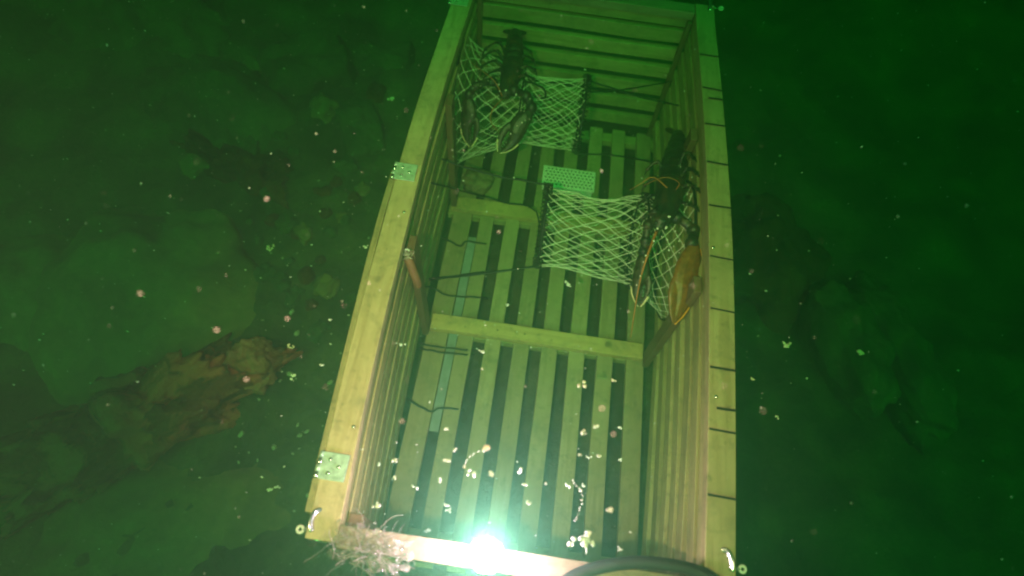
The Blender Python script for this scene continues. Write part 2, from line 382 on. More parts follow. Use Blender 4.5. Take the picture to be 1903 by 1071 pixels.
# posts
for x0, x1 in ((.0, .02), (W - .02, W)):
    part('corner_post', MB().box((x0 + (.0 if x0 < .1 else .009), L - .011, .0), (x1 - (.009 if x0 < .1 else 0), L, H - .024)), M_post, bevel=.001)
for y in (.001,):
    for x0, x1 in ((-.0, .02), (W - .02, W)):
        part('corner_post', MB().box((x0, y, .0), (x1, y + .02, H - .047)), M_post, bevel=.001)
for y in (.478, .832):
    o = BOW * math.sin(math.pi * y / L) - .003
    part('side_post', MB().box((-o, y - .016, .0), (-o + .014, y + .016, H - .03)), M_post, bevel=.001)
    part('side_post', MB().box((W + o - .014, y - .016, .0), (W + o, y + .016, H - .03)), M_post, bevel=.001)
# floor
FX = [(-.004, .045), (.068, .104), (.134, .170), (.199, .236), (.264, .301), (.329, .366), (.394, .431), (.462, .503)]
for i, (a, b_) in enumerate(FX):
    part('floor_slat', MB().plank_y(a, b_, -.02, L, -.014, -.001, 0, wob=.003, seed=i + 40), M_floor, bevel=.0012)
for y in (.02, .476, .816, 1.14):
    part('floor_runner', MB().plank_x(-.02, W + .02, y, y + .03, -.036, -.0155), M_slatx, bevel=.001)
part('crossbar', MB().plank_x(.004, .496, .472, .510, .001, .020, wob=.002, seed=61), M_bar, bevel=.0015)
part('crossbar', MB().plank_x(-.010, .51, .812, .850, .001, .018, wob=.002, seed=62), M_bar, bevel=.0015)
ya, yb = at(795, 800, 2, -.005).y, at(870, 440, 2, -.005).y
cb = [o for o in bpy.data.objects if o.name.startswith('crossbar')]
for o_, y in ((cb[0], .491), (cb[1], .831)):
    for a, b_ in FX[:7]:
        x = (a + b_) / 2 + rj.uniform(-.006, .006); yy = y + rj.uniform(-.008, .008)
        part('nail_head', MB().ell((x, yy, .0195 if y < .6 else .0175), (.0022, .0022, .0012), None, 8, 5), M_nail, o_, smooth=True)
part('teal_strip', MB().plank_y(.0465, .0665, ya, yb, -.010, -.006, 0, wob=.002, seed=70), M_teal)
# hanging lid, edge-on outside the left rim
part('lid_edge_board', MB().plank_y(-RW - .0125, -RW - .0015, .010, .62, H - .09, H - .012, -BOW, wob=.002, seed=80), M_rimy, bevel=.001)
# measuring marks drawn on the right rim
def bowx(y): return BOW * math.sin(math.pi * min(max(y / L, 0), 1))
for i, y in enumerate([.112, .209, .310, .417, .521, .631, .736, .833, .935, 1.033]):
    o = bowx(y); mb = MB(); s = .0016 * random.uniform(-1, 1); hw = random.uniform(.0012, .0018)
    mb.box((W + o + .001, y - hw, H + .0025), (W + RW + o - .001, y + hw, H + .0034))
    for v in mb.v: v.y += s * (v.x - W) / RW - .002 * (v.x - W) / RW; 
    part('ruler_mark', mb, M_ink, rr)
for y in (.243, .905):
    o = bowx(y); part('ruler_mark', MB().box((W + o + .012, y - .002, H + .0025), (W + RW + o - .001, y + .002, H + .0034)), M_ink, rr)

# cords
def cord(pts, r=.0022, parent=T, name='elastic_cord', wob=.002):
    P = smoothpath(pts, 6); P = [p + Vector((noise.noise(p * 60), noise.noise(p * 60 + Vector((9, 0, 0))), noise.noise(p * 60 + Vector((0, 9, 0))))) * wob for p in P]
    return part(name, MB().tube(P, r, 7), M_cord, parent, smooth=True)

# funnels : list of (x, y, z, r_y, r_z)
def funnel(secs, na, label, sgn):
    """diamond netting laid round a soft tube through the given hoops; helices both ways"""
    def pt(t, ph):
        s = t * (len(secs) - 1); i = min(int(s), len(secs) - 2); f = s - i
        f2 = f * f * (3 - 2 * f) * .5 + f * .5
        a, b = secs[i], secs[i + 1]
        v = [a[k] + (b[k] - a[k]) * f2 for k in range(5)]
        waist = 1 - .10 * math.sin(math.pi * f)
        sag = -.008 * math.sin(math.pi * f)
        p = Vector((v[0], v[1] + v[3] * waist * math.cos(ph), v[2] + v[4] * waist * math.sin(ph) + sag))
        return p + Vector((noise.noise(p * 25) * .007, noise.noise(p * 22 + Vector((3, 0, 0))) * .007, noise.noise(p * 22 + Vector((0, 3, 0))) * .007))
    mb = MB(); steps = 46
    for dr in (1, -1):
        for k in range(na):
            pts = []
            for i in range(steps + 1):
                t = i / steps; q = i / steps * nrow
                zz = .10 * (abs((q % 1) - .5) - .25)
                pts.append(pt(t, 2 * math.pi * (k / na) + dr * (t * twist * 2 * math.pi)))
            mb.tube(pts, .00085, 4)
    for k in range(na):
        for j in range(-na * 2, na * 3):
            t = (j - k) / (2 * na * twist)
            if .01 < t < .99 : mb.ell(pt(t, 2 * math.pi * (k / na + t * twist)), (.0016, .0015, .0015), None, 5, 4)
    o = part('entrance_funnel', mb, M_net, T); tag(o, label); return o, pt
nrow = 9; twist = .42
S1 = [(.225, .671, .200, .088, .088), (.432, .664, .205, .100, .098), (.512, .655, .200, .150, .150)]
S2 = [(.282, 1.012, .200, .089, .089), (.135, 1.005, .205, .088, .088), (-.012, 1.005, .195, .155, .155)]
f1, pt1 = funnel(S1, 23, 'near white net funnel on the right side, under the big-clawed lobster', 1)
f2, pt2 = funnel(S2, 22, 'far white net funnel on the left side, under the upper lobster', -1)
def hoop(s, parent, r=.003, n=40, lace=True):
    P = [Vector((s[0], s[1] + s[3] * math.cos(a), s[2] + s[4] * math.sin(a))) for a in [2 * math.pi * i / n for i in range(n + 1)]]
    part('hoop', MB().tube(P, r, 8), M_cord, parent, smooth=True)
    if lace:
        mb = MB(); pts = []
        for i in range(n * 8 + 1):
            a = 2 * math.pi * i / (n * 8); b = i * 2 * math.pi / 6.3
            c = Vector((s[0], s[1] + s[3] * math.cos(a), s[2] + s[4] * math.sin(a))); d = Vector((0, math.cos(a), math.sin(a)))
            pts.append(c + (d * math.cos(b) + Vector((1, 0, 0)) * math.sin(b) * 1.7) * (.0055 + .0018 * noise.noise(c * 80)))
        mb.tube(pts, .0013, 4)
        part('lacing', mb, M_cord, parent, smooth=True)
hoop(S1[0], f1); hoop(S1[1], f1, .0025); hoop(S2[0], f2); hoop(S2[1], f2, .002, lace=False)
hoop(S1[2], f1, .003, lace=False); hoop(S2[2], f2, .003, lace=False)

XL = -.012
r1t = Vector((.225, .735, .262)); r1b = Vector((.225, .600, .147))
cord([at(821, 296, 0, XL), at(821, 296, 0, XL).lerp(r1t, .45) + Vector((0, 0, -.012)), r1t])
cord([at(801, 341, 0, XL), at(883, 361, 2, .10), at(935, 376, 2, .08), at(997, 394, 2, .10), Vector((.222, .62, .135))], .002)
cord([at(798, 518, 0, XL), at(888, 510, 2, .13), r1b], .0024)
cord([at(798, 520, 0, XL), at(850, 513, 2, .10), at(900, 506, 2, .12)], .0024)
cord([at(772, 538, 0, XL), at(798, 534, 2, .03), at(831, 549, 2, .006), at(883, 552, 2, .005), at(905, 556, 2, -.03)])
cord([at(813, 436, 2, .03), at(853, 457, 2, .006), at(867, 449, 2, .006), at(898, 453, 2, .003), at(915, 455, 2, -.03)])
for d in (0, 9):
    cord([at(778, 638 + d, 2, .02), at(820, 646 + d, 2, .006), at(862, 650 + d, 2, .004), at(880, 650 + d, 2, -.03)])
cord([at(755, 740, 2, .03), at(798, 765, 2, .006), at(815, 758, 2, .005), at(845, 760, 2, .004), at(862, 762, 2, -.03)])
XR = W + .012
r2t = Vector((.282, 1.065, .262)); r2b = Vector((.282, .94, .14))
cord([r2t, at(1180, 178, 2, .25), at(1262, 196, 0, XR)], .0019)
cord([Vector((.282, 1.00, .285)), at(1150, 168, 2, .27), at(1255, 150, 0, XR)], .0016)
cord([r2b, at(1150, 290, 2, .15), at(1285, 318, 0, XR)], .0019)
cord([at(1300, 540, 2, .33), at(1318, 533, 2, .37), at(1330, 531, 2, .385)], .0012)
cord([Vector((.135, 1.0, .295)), at(1010, 165, 2, .30), at(1013, 182, 2, .28)], .0022)
# upright dark twig-like cord on left slats
cord([at(742, 500, 0, -.006), at(735, 540, 0, -.006), at(728, 580, 0, -.006)], .0008)

# reddish peg on the left wall
mb = MB(); P0, P1 = at(758, 478, 2, .36), at(779, 535, 2, .30)
mb.tube([P0, P0.lerp(P1, .08), P0.lerp(P1, .9), P1], [.005, .0085, .008, .004], 10)
pg = part('peg', mb, M_peg, T, smooth=True)
mb = MB()
for i in range(26):
    a = P0 + Vector((random.gauss(0, .004), random.gauss(0, .004), random.gauss(.003, .003)))
    mb.tube([a, a + Vector((random.gauss(0, .006), random.gauss(0, .006), random.uniform(0, .008)))], .0006, 4)
part('fluff', mb, M_fuzz, pg)

# hinges
for px, py in ((860, 0), (758, 320), (631, 869)):
    q = at(px, py, 2, H + .004); y = q.y; o = -bowx(y); zz = H + .0035
    h = part('hinge', MB().box((-RW + o - .001, y - .019, zz - .001), (-.006 + o, y + .019, zz + .0012)), M_hinge, T, bevel=.0006)
    for i in range(4):
        yy = y - .019 + i * .0097
        part('barrel', MB().tube([(-RW + o - .0035, yy, zz), (-RW + o - .0035, yy + .0088, zz)], .0033, 12), M_hinge if i % 2 else M_steel, h, smooth=True)
    for dx, dy in ((.011, .009), (.012, -.010), (.025, .0)):
        c = Vector((-RW + o + dx, y + dy, zz + .0016))
        part('screw', MB().ell(c, (.0030, .0030, .0014), None, 12, 6), M_steel, h, smooth=True)
# screws in the rims
for px, py in ((751, 394), (657, 793), (1326, 460), (1331, 737)):
    c = at(px, py, 2, H + .001)
    part('screw', MB().ell(c, (.0028, .0028, .0012), None, 12, 6), M_steel, T, smooth=True)

# latches at three corners
def latch(P, s):
    """P: photo pixel of the post the latch is fixed to; s: -1 opens to the left, 1 to the right"""
    def q(dx, dy, dz=0.0): return at(P[0] + dx * s, P[1] + dy, 2, H - .004 + dz)
    c = q(0, 0)
    mb = MB(); mb.box((c.x - (.012 if s < 0 else .002), c.y - .018, H - .045), (c.x + (.002 if s < 0 else .012), c.y + .012, H - .022))
    h = part('latch', mb, M_hinge, T, bevel=.0008)
    arc = [q(-2, -24), q(5, -29, .003), q(14, -26, .006), q(20, -15, .008), q(22, -2, .008), q(20, 10, .006)]
    part('hook', MB().tube(smoothpath(arc, 4), [.0042] * 21, 10, flat=.45), M_steel, h, smooth=True)
    part('bolt', MB().tube([q(-6, 4), q(8, 4), q(9, 4), q(36, 6)], [.0042, .0042, .0022, .0022], 10), M_steel, h, smooth=True)
    part('nut', MB().tube([q(25, 5), q(31, 5)], .0040, 6), M_steel, h)
    cc = q(42, 6); n = 16
    part('eye_ring', MB().tube([cc + Vector((math.cos(t), math.sin(t), .15 * math.sin(t))) * .0042 for t in [2 * math.pi * i / n for i in range(n + 1)]], .0021, 10), M_white, h, smooth=True)
    part('base_lip', MB().tube([q(22, 20), q(12, 24), q(0, 25)], [.0030, .0036, .0030], 8, flat=.5), M_steel, h, smooth=True)
latch((600, 978), -1)
latch((1338, 1052), 1)
latch((1298, 10), 1)

# black hose bent over the near end board
P = [at(1010, 1110, 2, H + .015), at(1075, 1068, 2, H + .012), at(1150, 1048, 2, H + .012), at(1230, 1048, 2, H + .010), at(1310, 1068, 2, H + .008), at(1370, 1120, 2, H + .01)]
o = obj('hose', MB().tube(smoothpath(P, 8), .0085, 14), M_hose, origin=P[1], smooth=True)
tag(o, 'black rubber hose arching across the near end board at the bottom right', 'hose')

# ------------------------------------------------------------------ perforated bait box on the trap floor
c = (at(1005, 310, 2, .03) + at(1110, 354, 2, .03)) / 2
B = thing('bait_box', 'white perforated plastic bait box lying on the floor slats between the funnels', 'bait box', (c.x, c.y, 0))
hx, hy = .067, .031
part('box_body', MB().box((c.x - hx, c.y - hy, .001), (c.x + hx, c.y + hy, .026)), M_white, B, bevel=.004)
plate = part('perforated_lid', MB().box((c.x - hx - .003, c.y - hy - .003, .0262), (c.x + hx + .003, c.y + hy + .003, .0295)), M_white, B, bevel=.0012)
mb = MB()
for i in range(13):
    for j in range(6):
        x = c.x - hx + .006 + i * .0103 + (.005 if j % 2 else 0); y = c.y - hy + .006 + j * .0100
        if x > c.x + hx - .002: continue
        n = 10; mb.add([(x + .0027 * math.cos(2*math.pi*t/n), y + .0027 * math.sin(2*math.pi*t/n), .0299) for t in range(n)], [tuple(range(n))])
tag(part('holes', mb, M_hole, plate))
# round lump
p = at(887, 332, 2, .03)
rock('bait_bag', 'round murky brown bait lump on the floor below the upper lobster\'s claws', (p.x, p.y, .022), (.040, .036, .024), .3, plain('bait_brown', (.20, .15, .08), .8, bump=.6, scale=60, var=.5), 77, .3, 1.8, cat='bait', sub=4, fine=.06)

# ------------------------------------------------------------------ lobsters
def interp(path, t):
    s = t * (len(path) - 1); i = min(int(s), len(path) - 2); return path[i].lerp(path[i+1], s - i)
def claw(mb, wrist, tip, side, up, wid, thick, extra, gape=1.0):
    """palm and fixed finger as one loft, and the movable finger; side points to where the movable finger sits"""
    d = tip - wrist; ln = d.length; d = d.normalized(); side = (side - d * side.dot(d)).normalized(); up = d.cross(side).normalized()
    prof = [(0, .22, 0), (.07, .42, 0), (.18, .72, 0), (.32, .92, .0), (.45, .95, -.02), (.55, .80, -.12), (.66, .60, -.22), (.78, .45, -.24), (.90, .27, -.16), (1, .06, -.02)]
    prof = [(t, r * (1 + .25 * (1 - gape) * (t > .5)), o * gape) for t, r, o in prof]
    def loft(prof, th):
        secs = []
        for t, r, o in prof:
            c = wrist + d * (ln * t) + side * (o * wid)
            secs.append([c + side * (math.cos(a) * r * wid * .5) + up * (math.sin(a) * th * min(1, r * 1.25) * .5) for a in [2*math.pi*j/12 for j in range(12)]])
        return secs
    mb.sweep(loft(prof, thick))
    prof2 = [(.40, .30, .24), (.48, .38, .38), (.58, .40, .44), (.70, .36, .42), (.82, .28, .32), (.93, .18, .16), (1.0, .05, .04)]
    prof2 = [(t, r * (1 + .2 * (1 - gape)), o * (.45 + .55 * gape)) for t, r, o in prof2]
    mb.sweep(loft(prof2, thick * .8))
    outer = [wrist + d * (ln * t) - side * (wid * (r * .5 - o)) for t, r, o in prof]
    outer2 = [wrist + d * (ln * t) + side * (wid * (r * .5 + o)) for t, r, o in prof2]
    # teeth along the gape
    for k in range(7):
        t = .58 + k * .055; cc = wrist + d * (ln * t) + side * (wid * .06)
        mb.ell(cc, (.0028, .0028, .0028), None, 6, 4)
    return outer, outer2

def lobster(name, label, body, claws, legs, ants, rad, shellspots, nb):
    """body: path from rostrum tip to the end of the tail"""
    root = thing(name, label, 'lobster', body[len(body)//2])
    P = smoothpath(body, 6); mb = MB(); n = len(P)
    def rr_(t):
        if t < .06: return .18 + t / .06 * .35
        if t < .42: return .53 + (t - .06) / .36 * .47
        if t < .46: return .88
        k = .95 - (t - .46) * .75; return k * (1 - .10 * (math.sin((t - .46) * 75) > .6))
    m = 70; path = [interp(P, i / m) for i in range(m + 1)]
    mb.tube(path, [rad * rr_(i / m) for i in range(m + 1)], 20, flat=.85)
    # back ridge, spines, fan
    te = P[-1]; td = (P[-1] - P[-3]).normalized(); sd = td.cross(Vector((0, 0, 1))).normalized()
    if sd.length < .1: sd = Vector((1, 0, 0))
    for k in (-2, -1, 0, 1, 2):
        dirv = (td + sd * k * .45).normalized()
        q = dirv.to_track_quat('X', 'Z').to_matrix()
        mb.ell(te + dirv * rad * .75, (rad * .95, rad * .38, rad * .12), q, 12, 8)
    h0 = P[0]; hd = (P[0] - P[4]).normalized(); hs = hd.cross(Vector((0, 0, 1))).normalized(); hu = hs.cross(hd)
    mb.tube([h0 - hd * .01, h0 + hd * .013 + hu * .003], [.004, .0009], 6)
    for k in (-1, 1):
        for j in range(3):
            a = h0 - hd * (.006 + .006 * j) + hs * k * (.005 + .002 * j) + hu * .004; mb.tube([a, a + hd * .007 + hs * k * .002 + hu * .002], [.0022, .0006], 5)
    joints = []
    for (arm, rads) in claws['arms']:
        A = [Vector(p) for p in arm]; mb.tube(smoothpath(A, 3), [rads[0] + (rads[1] - rads[0]) * i / ((len(A)-1)*3) for i in range((len(A)-1)*3 + 1)], 10)
        for p in A[1:]: mb.ell(p, (rads[1] * 1.25,) * 3, None, 10, 8)
        for s_ in range(7):
            b = interp(A, random.uniform(.3, 1)); v = Vector((random.gauss(0, 1), random.gauss(0, 1), random.uniform(.2, 1.5))).normalized()
            mb.tube([b, b + v * rads[1] * 1.75], [.0022, .0005], 5)
    for lg in legs:
        A = [Vector(p) for p in lg]; mb.tube(smoothpath(A, 4), [.0042 - .0028 * i / ((len(A)-1)*4) for i in range((len(A)-1)*4 + 1)], 8)
        for p in A[1:-1]: mb.ell(p, (.0045,) * 3, None, 8, 6)
    o = obj('body', mb, M_lob, root, smooth=True)
    rm = o.modifiers.new('remesh', 'REMESH'); rm.mode = 'VOXEL'; rm.voxel_size = .0013; rm.use_smooth_shade = True
    sm = o.modifiers.new('smooth', 'SMOOTH'); sm.factor = .5; sm.iterations = 2
    edges = []
    for (w_, tip, side, wid, th, mat, em, whole) in claws['claws']:
        mb = MB(); e1, e2 = claw(mb, Vector(w_), Vector(tip), Vector(side), None, wid, th, None, .35 if whole else 1.0)
        co = obj('claw', mb, mat, root, smooth=True)
        rm = co.modifiers.new('remesh', 'REMESH'); rm.mode = 'VOXEL'; rm.voxel_size = .0012; rm.use_smooth_shade = True
        sm = co.modifiers.new('smooth', 'SMOOTH'); sm.factor = .5; sm.iterations = 3
        if whole:
            E = smoothpath(e1[1:], 3); k = len(E)
            obj('claw_edge', MB().tube(E, [.0030 if i < k * .85 else .0018 for i in range(k)], 8), em, co, smooth=True)
        else:
            for e in (e1[-4:], e2[-3:]):
                E = smoothpath(e, 3); k = len(E)
                obj('claw_tip', MB().tube(E, [.0026 - .0014 * i / k for i in range(k)], 8), em, co, smooth=True)
    for k in (-1, 1):
        c = h0 - hd * .006 + hs * k * .0065 + hu * .0065
        obj('eye', MB().ell(c, (.0032,) * 3, None, 10, 8), M_ink, root, smooth=True)
    for a, r in ants:
        A = smoothpath(a, 5); obj('antenna', MB().tube(A, [r * (1 - .75 * i / len(A)) for i in range(len(A))], 6), M_antenna, root, smooth=True)
    for i, (c, s) in enumerate(shellspots):
        obj('barnacle', MB().ell(c, (s, s * .8, s * .7), Euler((i, i * 2, i)).to_matrix(), 8, 6, .5, i), M_barn, root, smooth=True)
    return root

# lobster on the right wall
b2 = [at(1222, 425, 2, .375), at(1232, 400, 2, .372), at(1243, 365, 2, .362), at(1250, 325, 2, .345), at(1255, 290, 2, .31), at(1262, 262, 2, .26), at(1262, 250, 2, .20)]
sh = b2[1]
arms2 = [([sh + Vector((.008, -.002, -.006)), at(1258, 405, 2, .360), at(1288, 428, 2, .352), at(1285, 452, 2, .355)], (.007, .0105)),
         ([sh + Vector((-.008, -.002, -.008)), at(1205, 418, 2, .35), at(1200, 448, 2, .33), at(1196, 468, 2, .32)], (.006, .009))]
claws2 = [(at(1293, 448, 2, .358), at(1252, 602, 2, .305), Vector((-1, -.2, .35)), .060, .026, M_claw, M_orange, True),
          (at(1196, 462, 2, .322), at(1188, 570, 2, .270), Vector((1, 0, .5)), .034, .018, M_clawdark, M_cream, False)]
legs2 = []
for i, (px, py) in enumerate([(1198, 395), (1190, 368), (1200, 335), (1205, 305)]):
    s0 = b2[2].lerp(b2[3], i * .28) + Vector((-.010, 0, -.008))
    k1 = at(px + 18, py - 4, 2, .385 - .01 * i); legs2.append([s0, k1, at(px - 2, py + 10, 2, .34), at(px - 8, py + 24, 2, .302)])
for i, (px, py) in enumerate([(1290, 385), (1292, 350), (1290, 320), (1285, 292)]):
    s0 = b2[2].lerp(b2[3], i * .28) + Vector((.010, 0, -.008))
    legs2.append([s0, at(px - 14, py - 6, 2, .385), at(px + 4, py + 2, 2, .365), at(px + 12, py + 14, 2, .33)])
h2 = b2[0]
ants2 = [([h2, at(1205, 470, 2, .37), at(1190, 520, 2, .34), at(1180, 575, 2, .29), at(1172, 628, 2, .23)], .0027),
         ([b2[2] + Vector((0, 0, .015)), at(1215, 330, 2, .40), at(1190, 342, 2, .39), at(1170, 354, 2, .37)], .0013),
         ([b2[2] + Vector((.006, 0, .015)), at(1262, 340, 2, .40), at(1235, 330, 2, .41), at(1195, 345, 2, .39)], .0009)]
sp2 = []
rs = random.Random(4)
for px, py, s in [(1244,403,.0030),(1238,423,.0032),(1215,448,.0030),(1222,425,.0026),(1240,446,.0020),(1243,465,.0024),(1222,472,.0018),(1200,475,.0022),(1262,448,.0018),(1284,365,.0018),(1277,362,.0015),(1262,470,.0014),(1255,430,.0016),(1286,330,.0014),(1190,513,.0018),(1183,530,.0018),(1196,487,.0014),(1270,380,.0012),(1252,458,.0014),(1230,440,.0016),(1265,310,.001),(1272,395,.0012)]:
    sp2.append((at(px, py, 2, .388 if py < 440 else .375), s))
lobster('lobster', 'dark lobster at the right wall with one big orange-edged claw hanging down', b2, dict(arms=arms2, claws=claws2), legs2, ants2, .031, sp2, 0)

# lobster on the far funnel
b1 = [at(935, 182, 2, .325), at(941, 168, 2, .328), at(949, 142, 2, .330), at(954, 112, 2, .335), at(956, 88, 2, .340), at(957, 70, 2, .330), at(957, 62, 2, .30)]
s1 = b1[1]
arms1 = [([s1 + Vector((-.008, 0, -.006)), at(915, 152, 2, .335), at(885, 160, 2, .318), at(872, 175, 2, .308)], (.006, .009)),
         ([s1 + Vector((.008, 0, -.006)), at(955, 168, 2, .335), at(978, 180, 2, .318), at(988, 200, 2, .305)], (.006, .0105))]
claws1 = [(at(870, 172, 2, .308), at(874, 273, 2, .215), Vector((1, .0, .4)), .040, .020, M_clawdark, M_cream, False),
          (at(990, 200, 2, .306), at(927, 284, 2, .235), Vector((-1, .3, .4)), .044, .022, M_clawdark, M_cream, False)]
legs1 = []
for i, (px, py) in enumerate([(925, 135), (918, 118), (920, 100), (925, 85)]):
    s0 = b1[2].lerp(b1[3], i * .28) + Vector((-.010, 0, -.008))
    legs1.append([s0, at(px + 4, py - 5, 2, .345), at(px - 22, py + 6, 2, .32), at(px - 30, py + 22, 2, .285)])
for i, (px, py) in enumerate([(985, 145), (988, 128), (985, 110), (980, 95)]):
    s0 = b1[2].lerp(b1[3], i * .28) + Vector((.010, 0, -.008))
    legs1.append([s0, at(px - 12, py - 5, 2, .345), at(px + 6, py + 2, 2, .32), at(px + 10, py + 14, 2, .295)])
ants1 = [([b1[0], at(915, 205, 2, .34), at(912, 225, 2, .31), at(925, 245, 2, .28)], .0016),
         ([b1[0], at(918, 150, 2, .36), at(880, 120, 2, .36), at(860, 95, 2, .34)], .0012)]
sp1 = [(at(px, py, 2, .352), s) for px, py, s in [(940,168,.0026),(959,176,.0026),(927,157,.0022),(929,170,.0018),(913,168,.0014),(907,150,.0014),(893,160,.0012),(885,151,.0013),(922,145,.0013),(985,184,.0014),(974,207,.0012),(969,196,.0012),(984,222,.0014),(970,228,.0020),(976,224,.0014),(949,249,.0018),(880,178,.0010),(882,185,.0010),(961,234,.0012)]]
lobster('lobster', 'dark lobster draped over the far funnel, both claws hanging down at the upper left', b1, dict(arms=arms1, claws=claws1), legs1, ants1, .026, sp1, 0)

# ------------------------------------------------------------------ the lit lamp on the near end board
q = at(902, 1036, 2, H)
LP = thing('dive_lamp', 'glaring white lit lamp on the near end board of the trap', 'lamp', (q.x, q.y, H - .004))
M_lampbody = plain('lamp_body', (.55, .56, .55), .35, .6)
me_, nt_, b_ = newmat('lamp_lens'); b_.inputs['Emission Color'].default_value = (1, .8, 1, 1); b_.inputs['Emission Strength'].default_value = 18
part('lamp_body', MB().tube([q + Vector((0, 0, -.0035)), q + Vector((0, 0, .006)), q + Vector((0, .001, .0065)), q + Vector((0, .002, .014))], [.014, .014, .012, .012], 24), M_lampbody, LP, smooth=False)
mb = MB(); mb.ell(q + Vector((0, .002, .014)), (.024, .021, .011), None, 24, 12, .25, 3)
part('lens', mb, me_, LP, smooth=True)
pl = bpy.data.lights.new('lamp_light', 'POINT'); pl.energy = 8.0; pl.color = (.95, .36, .76); pl.shadow_soft_size = .015
po = bpy.data.objects.new('lamp_light', pl); COL.objects.link(po); po.location = q + Vector((0, .006, .060))

# ------------------------------------------------------------------ tangle of line at the near left corner
c0 = at(690, 1012, 2, H + .012); rs = random.Random(12)
TW = thing('tangled_wad', 'crumpled grey wad of film and frayed line at the near left corner', 'tangled wad', (c0.x, c0.y, H))
mb = MB()
for i in range(80):
    r = abs(rs.gauss(0, .022)); a = rs.uniform(0, 6.28)
    p = c0 + Vector((r * math.cos(a) * 1.8, r * math.sin(a) * .7 - .12 * r * math.cos(a) - .006, rs.uniform(-.010, .006)))
    d = Vector((rs.gauss(0, 1), rs.gauss(0, .45), rs.gauss(0, .2))).normalized(); pts = [p]
    for j in range(6):
        d = (d + Vector((rs.gauss(0, .25), rs.gauss(0, .25), rs.gauss(0, .15)))).normalized(); p = p + d * rs.uniform(.003, .009)
        if p.y > -.044: p.z = max(p.z, H + .001)
        pts.append(p.copy())
    mb.tube(smoothpath(pts, 2), rs.choice([.0002, .00028, .0005]), 4)
M_tang = plain('tangle_fibres', (.34, .30, .26), .35, bump=.2, var=.4)
tag(part('fibres', mb, M_tang, TW, smooth=True), kind='stuff')
mf, ntf, bf = newmat('grey_film')
bf.inputs['Base Color'].default_value = (.46, .40, .36, 1); bf.inputs['Roughness'].default_value = .12; bf.inputs['Specular IOR Level'].default_value = .9
tcf = N(ntf, 'ShaderNodeTexCoord'); nf = N(ntf, 'ShaderNodeTexNoise', Scale=55, Detail=5, Roughness=.7); ntf.links.new(tcf.outputs['Object'], nf.inputs[0])
al = N(ntf, 'ShaderNodeMapRange'); al.inputs[1].default_value = .42; al.inputs[2].default_value = .62; al.inputs[3].default_value = .10; al.inputs[4].default_value = .55
ntf.links.new(nf.outputs[0], al.inputs[0]); ntf.links.new(al.outputs[0], bf.inputs['Alpha'])
mb = MB(); vs = []; fs = []; nx, ny = 60, 30
for j in range(ny + 1):
    for i in range(nx + 1):
        u, v = i / nx * 2 - 1, j / ny * 2 - 1; e = 1 + .35 * noise.noise((u * 2, v * 2, 3))
        p = Vector((c0.x + u * .052 * e, c0.y - .006 + v * .024 * e - u * .007, H + .004))
        q_ = Vector((u * 2.6, v * 1.6, 1)); hgt = abs(noise.noise(q_)) * 1.2 + abs(noise.noise(q_ * 2.1)) * .5 + abs(noise.noise(q_ * 5)) * .10
        p.z += .030 * hgt * max(0, 1 - u * u * .8) + .001; p.x += .006 * noise.noise(q_ * 2); p.y += .005 * noise.noise(q_ * 2 + Vector((7, 0, 0)))
        vs.append(p)
for j in range(ny):
    for i in range(nx):
        if noise.noise((i * .16, j * .22, 6)) > .30: continue
        a_ = j * (nx + 1) + i; fs.append((a_, a_ + 1, a_ + nx + 2, a_ + nx + 1))
mb.add(vs, fs); part('film', mb, mf, TW, smooth=True)
for px, py, r_ in [(745,1022,.0028),(752,1030,.0022),(738,1038,.0018),(620,1022,.0026),(628,1030,.0018),(700,1028,.0014),(722,1015,.0016),(612,1012,.0014),(668,1040,.0014),(757,1041,.0018)]:
    q = at(px, py, 2, H + .016); part('glint_bead', MB().ell(q, (r_, r_ * .8, r_ * .7), None, 10, 8, .3, px), M_steel, TW, smooth=True)  # shiny beads added to stand in for glints on the wad

